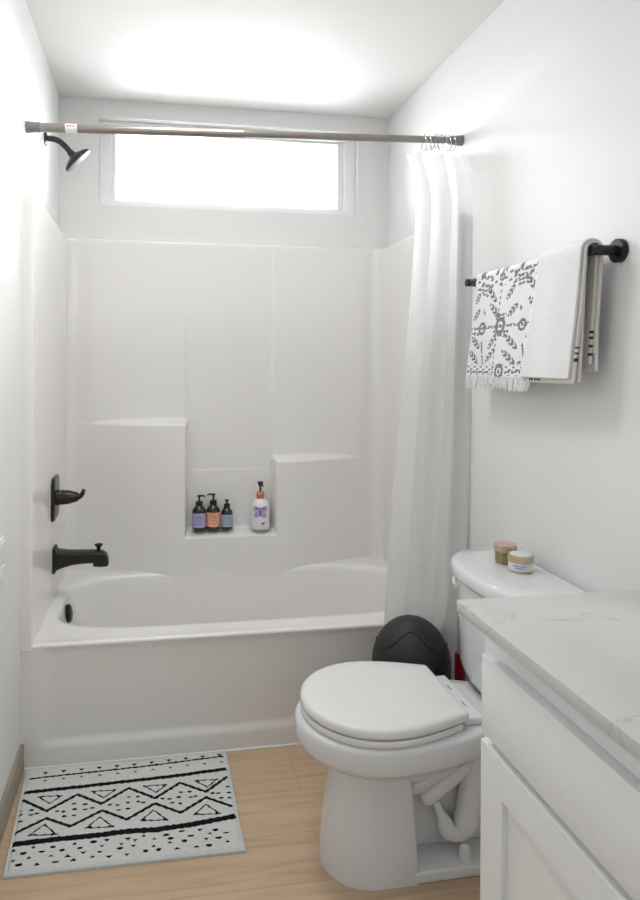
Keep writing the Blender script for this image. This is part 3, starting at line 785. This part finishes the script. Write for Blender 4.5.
def wrap(blobs, mi_mat, name, rr0=.0441):
    mbx = MB()
    for (u, z, a_, b_, rot) in blobs:
        v = [(x+rr0*cos(fa_+u/.04), y+rr0*sin(fa_+u/.04), ZN+z)]
        for k in range(20):
            t = 2*pi*k/20; du, dz = a_*cos(t), b_*sin(t)
            uu = u+du*cos(rot)-dz*sin(rot); z_ = z+du*sin(rot)+dz*cos(rot)
            zr_ = min(1, 1-max(0, z_-.092)*9)
            v.append((x+rr0*zr_*cos(fa_+uu/.04), y+rr0*zr_*sin(fa_+uu/.04), ZN+z_))
        mbx.add(v, [(0, k+1, (k+1) % 20+1) for k in range(20)])
    return mbx.build(name, mi_mat, sb)
wrap([(-.017, .092, .021, .013, -.55), (.017, .092, .021, .013, .55), (-.014, .068, .015, .012, .7), (.014, .068, .015, .012, -.7)], M_purple, 'butterfly_wings')
wrap([(0, .082, .0035, .022, 0), (-.016, .098, .014, .0035, -.5), (.016, .098, .014, .0035, .5)], M_purple2, 'butterfly_marks', .0447)
wrap([(.012, .030, .008, .004, .3)], M_purple2, 'small_print_mark', .0447)
MB().lathe([(.0165, .134), (.0175, .137), (.0175, .158), (.013, .164), (.006, .166)], (x, y, ZN), n=28).build('collar', M_rose, sb)
MB().lathe([(.0045, .165), (.0045, .185), (.008, .190), (.0135, .206), (.013, .209), (0, .209)], (x, y, ZN), n=20).tube([(x, y, ZN+.198), (x+.006, y-.022, ZN+.197), (x+.007, y-.028, ZN+.192)], [.005, .004, .003], 10).build('pump', M_pump, sb)

# ------------------------------------------------------------------ jars on the tank lid
ZJ = .7395
j1 = thing('candle_jar', 'amber gold candle jar with pink lid, farther back on the toilet tank', 'jar', (1.428, -.452, ZJ))
MB().lathe([(.027, 0), (.0305, .003), (.0315, .034), (.031, .037)], (1.428, -.452, ZJ), n=8).build('jar_body', M_amber, j1, sharp=.5)
l1 = MB().lathe([(.033, .035), (.0335, .037), (.0335, .051), (.032, .053)], (1.428, -.452, ZJ), n=8).build('jar_lid', M_gold, j1, sharp=.5)
MB().lathe([(.0315, .0528), (.0305, .0545), (0, .0545)], (1.428, -.452, ZJ), n=8, cap1=False).build('lid_top', M_pink, l1, sharp=.5)
j2 = thing('cream_jar', 'round cream jar with gold rim and white label, nearest on the toilet tank', 'jar', (1.430, -.530, ZJ))
MB().lathe([(.030, 0), (.0325, .003), (.0325, .030)], (1.430, -.530, ZJ), n=40).build('jar_body', M_gold, j2)
lb = MB().lathe([(.0331, .006), (.0331, .027)], (1.430, -.530, ZJ), n=40, cap0=False, cap1=False).build('jar_label', M_label, j2)
l2 = MB().lathe([(.034, .029), (.0345, .031), (.0345, .043), (.0335, .046), (.030, .047)], (1.430, -.530, ZJ), n=40).build('jar_lid', M_gold, j2)
lt = MB().lathe([(.0295, .0472), (.028, .0482), (0, .0482)], (1.430, -.530, ZJ), n=40, cap1=False).build('lid_label', M_label, l2)
fa_ = atan2(CAM.y+.53, CAM.x-1.43)
ink = MB(); r_ = .0336
for zq, w0, w1 in ((.019, -.7, -.1), (.019, 0, .5), (.013, -.5, .3)):
    v = []
    for k in range(9):
        a = fa_+lerp(w0, w1, k/8); v += [(1.43+r_*cos(a), -.53+r_*sin(a), ZJ+zq), (1.43+r_*cos(a), -.53+r_*sin(a), ZJ+zq+.0028)]
    ink.add(v, [(2*k, 2*k+2, 2*k+3, 2*k+1) for k in range(8)])
ink.build('label_print', M_bluei, lb, smooth=False)

# ------------------------------------------------------------------ wall outlet at the left picture edge
ow = thing('wall_outlet', 'white outlet plate on the left wall at the photo edge, right of frame cut', 'outlet', (0, -.31, .757))
ow['label'] = 'white electrical outlet plate on the left wall near the tub'
MB().box(0, .006, -.345, -.275, .69, .828, .002, 2).build('cover_plate', M_outlet, ow, sharp=.5)
MB().box(.005, .0085, -.332, -.288, .70, .75, .001, 1).box(.005, .0085, -.332, -.288, .768, .818, .001, 1).build('receptacle', M_outlet, ow, smooth=False)
